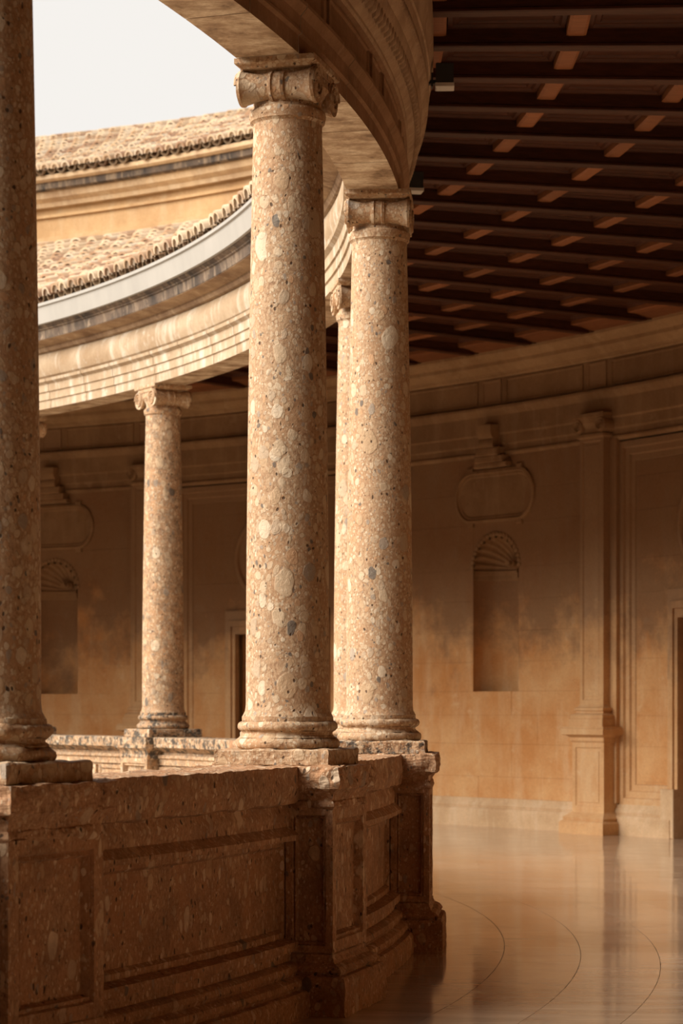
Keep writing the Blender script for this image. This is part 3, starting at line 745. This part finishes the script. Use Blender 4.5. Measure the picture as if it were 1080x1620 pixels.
# parapet walls between the pedestals
SLAB = {-2: 'dark slice of parapet wall at the left edge', -1: 'shaded panelled parapet wall running from the left-edge column to the middle one', 0: 'short foreshortened parapet wall between the two big columns',
        1: 'parapet wall hidden behind the second big column', 2: 'parapet wall behind the tallest middle column', 3: 'sunlit far parapet wall right of the slender far column', 4: 'sunlit far parapet wall left of the slender far column', 5: 'far parapet wall behind the left-edge column'}
def densify(prof, d):
    out = []
    for i in range(len(prof)):
        p, q = prof[i], prof[(i+1) % len(prof)]; n = max(1, int(math.hypot(q[0]-p[0], q[1]-p[1])/d))
        out += [(p[0]+(q[0]-p[0])*j/n, p[1]+(q[1]-p[1])*j/n) for j in range(n)]
    return out
ph = math.degrees(0.305/RC)
for k in range(-2, 6):
    b0, b1 = PH+ST*k+ph, PH+ST*(k+1)-ph
    near = k in (-2, -1, 0); far = k >= 3
    ro = empty('parapet_wall', cyl(RC, (b0+b1)/2, 0)); inv = -Vector(ro.location)
    tag(ro, SLAB[k], 'parapet', 'parapet walls between the columns')
    def L(vf): return mk([tuple(Vector(p)+inv) for p in vf[0]], vf[1], smooth=30)
    mt = M_CONGF if far else M_CONGR
    da = 0.12 if near else 0.5; dd = 0.018 if near else 9
    lean = [(15.29, 1.20), (15.66, 1.20), (15.665, 1.10), (15.65, 1.025), (15.61, 1.015), (15.45, 1.005), (15.36, 1.04), (15.27, 1.09), (15.235, 1.105), (15.225, 1.19), (15.235, 1.20)]
    o = obj('cap', L(sweep_vf(densify(lean, dd), b0, b1, da)), M_CONGL if far else mt, ro)
    if near: worn(o, 0, 0.035, 0.11)
    elif far: worn(o, 1, 0.014, 0.06)
    o = obj('frieze_band', L(sweep_vf(densify([(15.40, 1.02), (15.60, 1.02), (15.605, 0.99), (15.615, 0.97), (15.612, 0.91), (15.64, 0.885), (15.655, 0.87), (15.655, 0.846), (15.60, 0.842), (15.40, 0.84)], dd), b0, b1, da)), mt, ro)
    if near: worn(o, 0, 0.012, 0.06)
    # panelled faces
    hw = (b1-b0)/2*R_(1)*15.58; am = (b0+b1)/2
    nsl = 2 if k == 0 else 1
    for q in range(nsl):
        u0, u1 = -hw+2*hw*q/nsl, -hw+2*hw*(q+1)/nsl
        o = obj('panel', L(panel_vf(gmap(am, 15.572), u0+(0.002 if q else 0), u1-(0.002 if q < nsl-1 else 0), 0.36, 0.85, [(0, -0.12), (0, 0.010), (0.035, 0.010), (0.05, -0.016), (0.06, -0.016)], 24)), mt, ro)
        if near: worn(o, 2, 0.006, 0.05)
    o = obj('base', L(sweep_vf(densify([(15.40, 0), (15.735, 0), (15.735, 0.10), (15.72, 0.125), (15.69, 0.13), (15.70, 0.15), (15.695, 0.175), (15.67, 0.19), (15.655, 0.195), (15.665, 0.215), (15.66, 0.24), (15.64, 0.255), (15.615, 0.26), (15.615, 0.303), (15.648, 0.310), (15.648, 0.352), (15.58, 0.368), (15.40, 0.365)], dd), b0, b1, da)), mt, ro)
    if near: worn(o, 0, 0.014, 0.06)
    o = obj('core', L(sweep_vf([(15.34, 0), (15.45, 0), (15.45, 1.1), (15.34, 1.1)], b0, b1, 0.6)), mt, ro)
    obj('inner_moulding', L(sweep_vf([(15.42, 1.03), (15.31, 1.03), (15.295, 1.02), (15.295, 1.00), (15.315, 0.985), (15.315, 0.93), (15.42, 0.93)], b0, b1, 0.6)), mt, ro)
    if k >= 1:
        for q in range(3):
            u0 = -hw+2*hw*q/3; obj('inner_panel', L(panel_vf(gmap(am, 15.34), u0+0.03, u0+2*hw/3-0.03, 0.35, 0.91, [(0, 0.02), (0, -0.03), (0.03, -0.03), (0.045, -0.012)], 6)), mt, ro)

# ------------------------------------------------------------------ zinc gutter and tiled roofs
gut = obj('gutter', sweep([(15.62, 5.49), (15.0, 5.488), (14.985, 5.495), (14.965, 5.66), (14.945, 5.67), (14.945, 5.70), (14.975, 5.71), (15.0, 5.70), (15.62, 5.72)], FA0, 74.5, 0.8), M_GUT)
tag(gut, 'pale grey zinc gutter fascia along the courtyard eaves', 'gutter')
# a barrel tile: local x across, y up the slope, z normal
def tile_vf(w, L, flip=False, filled=False, n=7):
    v = []; f = []; th = 0.022
    for j, (y, sc) in enumerate(((0, 1.0), (L, 0.88))):
        for i in range(n+1):
            t = math.pi*i/n; r = w/2*sc
            zz = r*(0.9 if flip else 1.12)*math.sin(t)
            v.append((r*math.cos(t), y, -zz if flip else zz))
        for i in range(n+1):
            t = math.pi*i/n; r = w/2*sc-th
            zz = r*(0.9 if flip else 1.12)*math.sin(t)
            v.append((r*math.cos(t), y, -zz if flip else zz))
    m = 2*(n+1)
    for i in range(n): f += [(i, i+1, m+i+1, m+i), (n+1+i, m+n+1+i, m+n+2+i, n+2+i), (i, n+1+i, n+2+i, i+1), (m+i, m+i+1, m+n+2+i, m+n+1+i)]
    f += [(0, m, m+n+1, n+1), (n, n+n+1, m+n+n+1, m+n)]
    return v, f
def plug_vf(w):   # mortar filling the mouth of the eave tile
    n = 7; v = [((w/2-0.014)*math.cos(math.pi*i/n), 0.02, (w/2-0.014)*1.12*math.sin(math.pi*i/n)) for i in range(n+1)]
    v += [((w/2-0.014)*0.45*math.cos(math.pi*i/n), 0.03, (w/2-0.014)*0.45*math.sin(math.pi*i/n)-0.015) for i in range(n+1)]
    return v, [(i, i+1, n+2+i, n+1+i) for i in range(n)]
TL = 0.52
tile_base = {}
def roof(name, label, r_e, z_e, r_t, z_t, a_lo, a_hi, pitch, da_rng, n_ind, seedv, xlo=45, xhi=425):
    rnd = random.Random(seedv)
    sl = math.atan2(z_t-z_e, r_t-r_e); ro = obj(name, sweep([(r_e+0.12, z_e+0.032), (r_t, z_t-0.012), (r_t, z_t-0.03), (r_e+0.12, z_e+0.016)], a_lo-6, a_hi+4, 1), M_MORT)
    tag(ro, label, 'roof')
    dang = math.degrees(pitch/r_e); rows = int(math.hypot(r_t-r_e, z_t-z_e)/0.38)
    tv = tile_vf(pitch*0.80, TL); pv = tile_vf(pitch*0.80, TL, True)
    cm, pmn, plg = mk(*tv, smooth=40), mk(*pv, smooth=40), mk(*plug_vf(pitch*0.80))
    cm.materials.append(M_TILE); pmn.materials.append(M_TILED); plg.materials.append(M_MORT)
    rest, restp = MB(), MB(); cnt = 0
    na = int((a_hi-a_lo)/dang)
    for row in range(rows):
        for i in range(na):
            a = a_lo+dang*i
            s = row*0.38; r = r_e+s*math.cos(sl); z = z_e+s*math.sin(sl)
            X = r*math.cos(R_(a))-15.2257; D = r*math.sin(R_(a))+15.9337; px = 540+PX_F*X/D
            wk = r/r_e
            for pan in (0, 1):
                aa = a+(dang/2 if pan else 0)
                ca, sa = math.cos(R_(aa)), math.sin(R_(aa))
                ex = Vector((-sa, ca, 0)); ey = Vector((ca*math.cos(sl), sa*math.cos(sl), math.sin(sl))); ez = ex.cross(ey)
                if ez.z < 0: ez = -ez
                jit = rnd.uniform(-0.02, 0.02); rot = rnd.uniform(-0.05, 0.05)
                ex2 = ex*math.cos(rot)+ey*math.sin(rot); ey2 = ey*math.cos(rot)-ex*math.sin(rot)
                ey3 = ey2*math.cos(0.085)-ez*math.sin(0.085)     # each tile laps over the one below
                ez3 = ez*math.cos(0.085)+ey2*math.sin(0.085)
                org = Vector((r*ca, r*sa, z))+ey*jit+ez*((0.025 if not pan else 0.02)+rnd.uniform(-0.006, 0.008))
                if row == 0 and not pan: org += ez*0.01
                M = Matrix(((ex2.x*wk, ey3.x, ez3.x, org.x), (ex2.y*wk, ey3.y, ez3.y, org.y), (ex2.z*wk, ey3.z, ez3.z, org.z), (0, 0, 0, 1)))
                if cnt < n_ind and not pan and xlo < px < xhi:
                    o = obj('roof_tile', cm, None, ro); o.matrix_world = M; cnt += 1
                    if row == 0: pg = obj('mortar_plug', plg, None, o)
                else:
                    src = pv if pan else tv
                    (restp if pan else rest).add([tuple(M @ Vector(p)) for p in src[0]], src[1])
    o = obj('upper_roof_tiles', mk(rest.v, rest.f, False, 40), M_TILE, ro); o['kind'] = 'stuff'
    o = obj('channel_tiles', mk(restp.v, restp.f, False, 40), M_TILED, ro); o['kind'] = 'stuff'
    return ro
roof('gallery_tiled_roof', 'lower clay tile roof over the gallery, above the pale gutter', 15.02, 5.76, 22.0, 8.32, -6, 80, 0.204, None, 260, 3)
upw = obj('wall_upper', sweep([(22.05, 6.2), (22.6, 6.2), (22.6, 9.3), (22.05, 9.3)], -180, 180, 2), M_UPW)
struct(upw, 'ochre rendered wall rising above the lower tiled roof', 'wall')
obj('string_course', sweep([(22.1, 8.34), (21.98, 8.34), (21.98, 8.42), (22.0, 8.43), (22.1, 8.44)], 34, 88, 1), M_UPW, upw)
obj('wall_band', sweep([(22.1, 8.72), (22.0, 8.72), (22.0, 8.76), (22.1, 8.76)], 34, 88, 1), M_UPW, upw)
obj('eaves_cornice', sweep([(22.1, 8.86), (21.95, 8.86), (21.93, 8.92), (21.85, 8.97), (21.82, 9.06), (22.1, 9.06)], 34, 88, 1), M_UPC, upw)
obj('eaves_corona', sweep([(22.1, 9.06), (21.78, 9.06), (21.74, 9.08), (21.73, 9.17), (22.1, 9.17)], 34, 88, 1), M_BLK, upw)
obj('eaves_fillet', sweep([(22.1, 9.17), (21.70, 9.17), (21.66, 9.20), (21.66, 9.26), (22.1, 9.27)], 34, 88, 1), M_UPC, upw)
roof('upper_tiled_roof', 'upper clay tile roof against the white sky, above the ochre wall', 21.62, 9.30, 26.0, 11.03, 36, 84, 0.19, None, 240, 5)
# ridge of the upper roof
rp = bpy.data.objects['upper_tiled_roof']
mb = MB(); a = 40
while a < 88:
    b = a+0.85; n = 6
    v = []; f = []
    for aa, k in ((a, 1.0), (b+0.08, 0.9)):
        for i in range(n+1):
            t = math.pi*i/n; v.append(cyl(26.02+0.11*k*math.cos(t), aa, 11.0+0.085*k*math.sin(t)))
    f = [(i, i+1, n+2+i, n+1+i) for i in range(n)]
    obj('ridge_tile', mk(v, f, smooth=40), M_TILE, rp); a = b
mr = mk(*ring_vf([(22.3, 9.2), (26.0, 10.9), (26.5, 10.9), (26.5, 5.0), (25.5, 5.0)], 3)); o = obj('roof_core', mr, M_MORT, rp)
mr = sweep([(16.2, 6.05), (16.2, 6.12), (22.1, 8.26), (22.1, 6.05)], -180, 180, 2); obj('roof_core', mr, M_MORT, bpy.data.objects['gallery_tiled_roof'])

# ------------------------------------------------------------------ small floodlights on the gallery cornice
for i, (ang, lab) in enumerate(((-2.15, 'grey floodlight box on the cornice, nearer one by the upper beams'), (8.95, 'grey floodlight box on the cornice, farther and lower in the picture'))):
    ro = empty('floodlight', cyl((15.815, 15.90)[i], ang, 5.48), R_(ang))
    mb = MB(); mb.add(*sqlathe_vf([(-0.004, 0.025), (0, 0.03), (0, 0.15), (-0.006, 0.156)], 0.03, 0.145, -0.06, 0.06)); obj('housing', mb.mesh(), M_GREY, ro)
    mb = MB(); mb.add(*sqlathe_vf([(-0.01, 0.0), (0, 0.004), (0, 0.026)], 0.026, 0.149, -0.064, 0.064)); obj('lamp_cover', mb.mesh(), M_DIFF, ro)
    mb = MB(); mb.add(*box_vf(-0.10, 0.04, -0.02, 0.02, 0.03, 0.055)); mb.add(*box_vf(0.0, 0.012, -0.03, 0.03, 0.01, 0.10)); obj('bracket', mb.mesh(), M_GREY, ro)
    tag(ro, lab, 'floodlight', 'floodlights on the cornice')
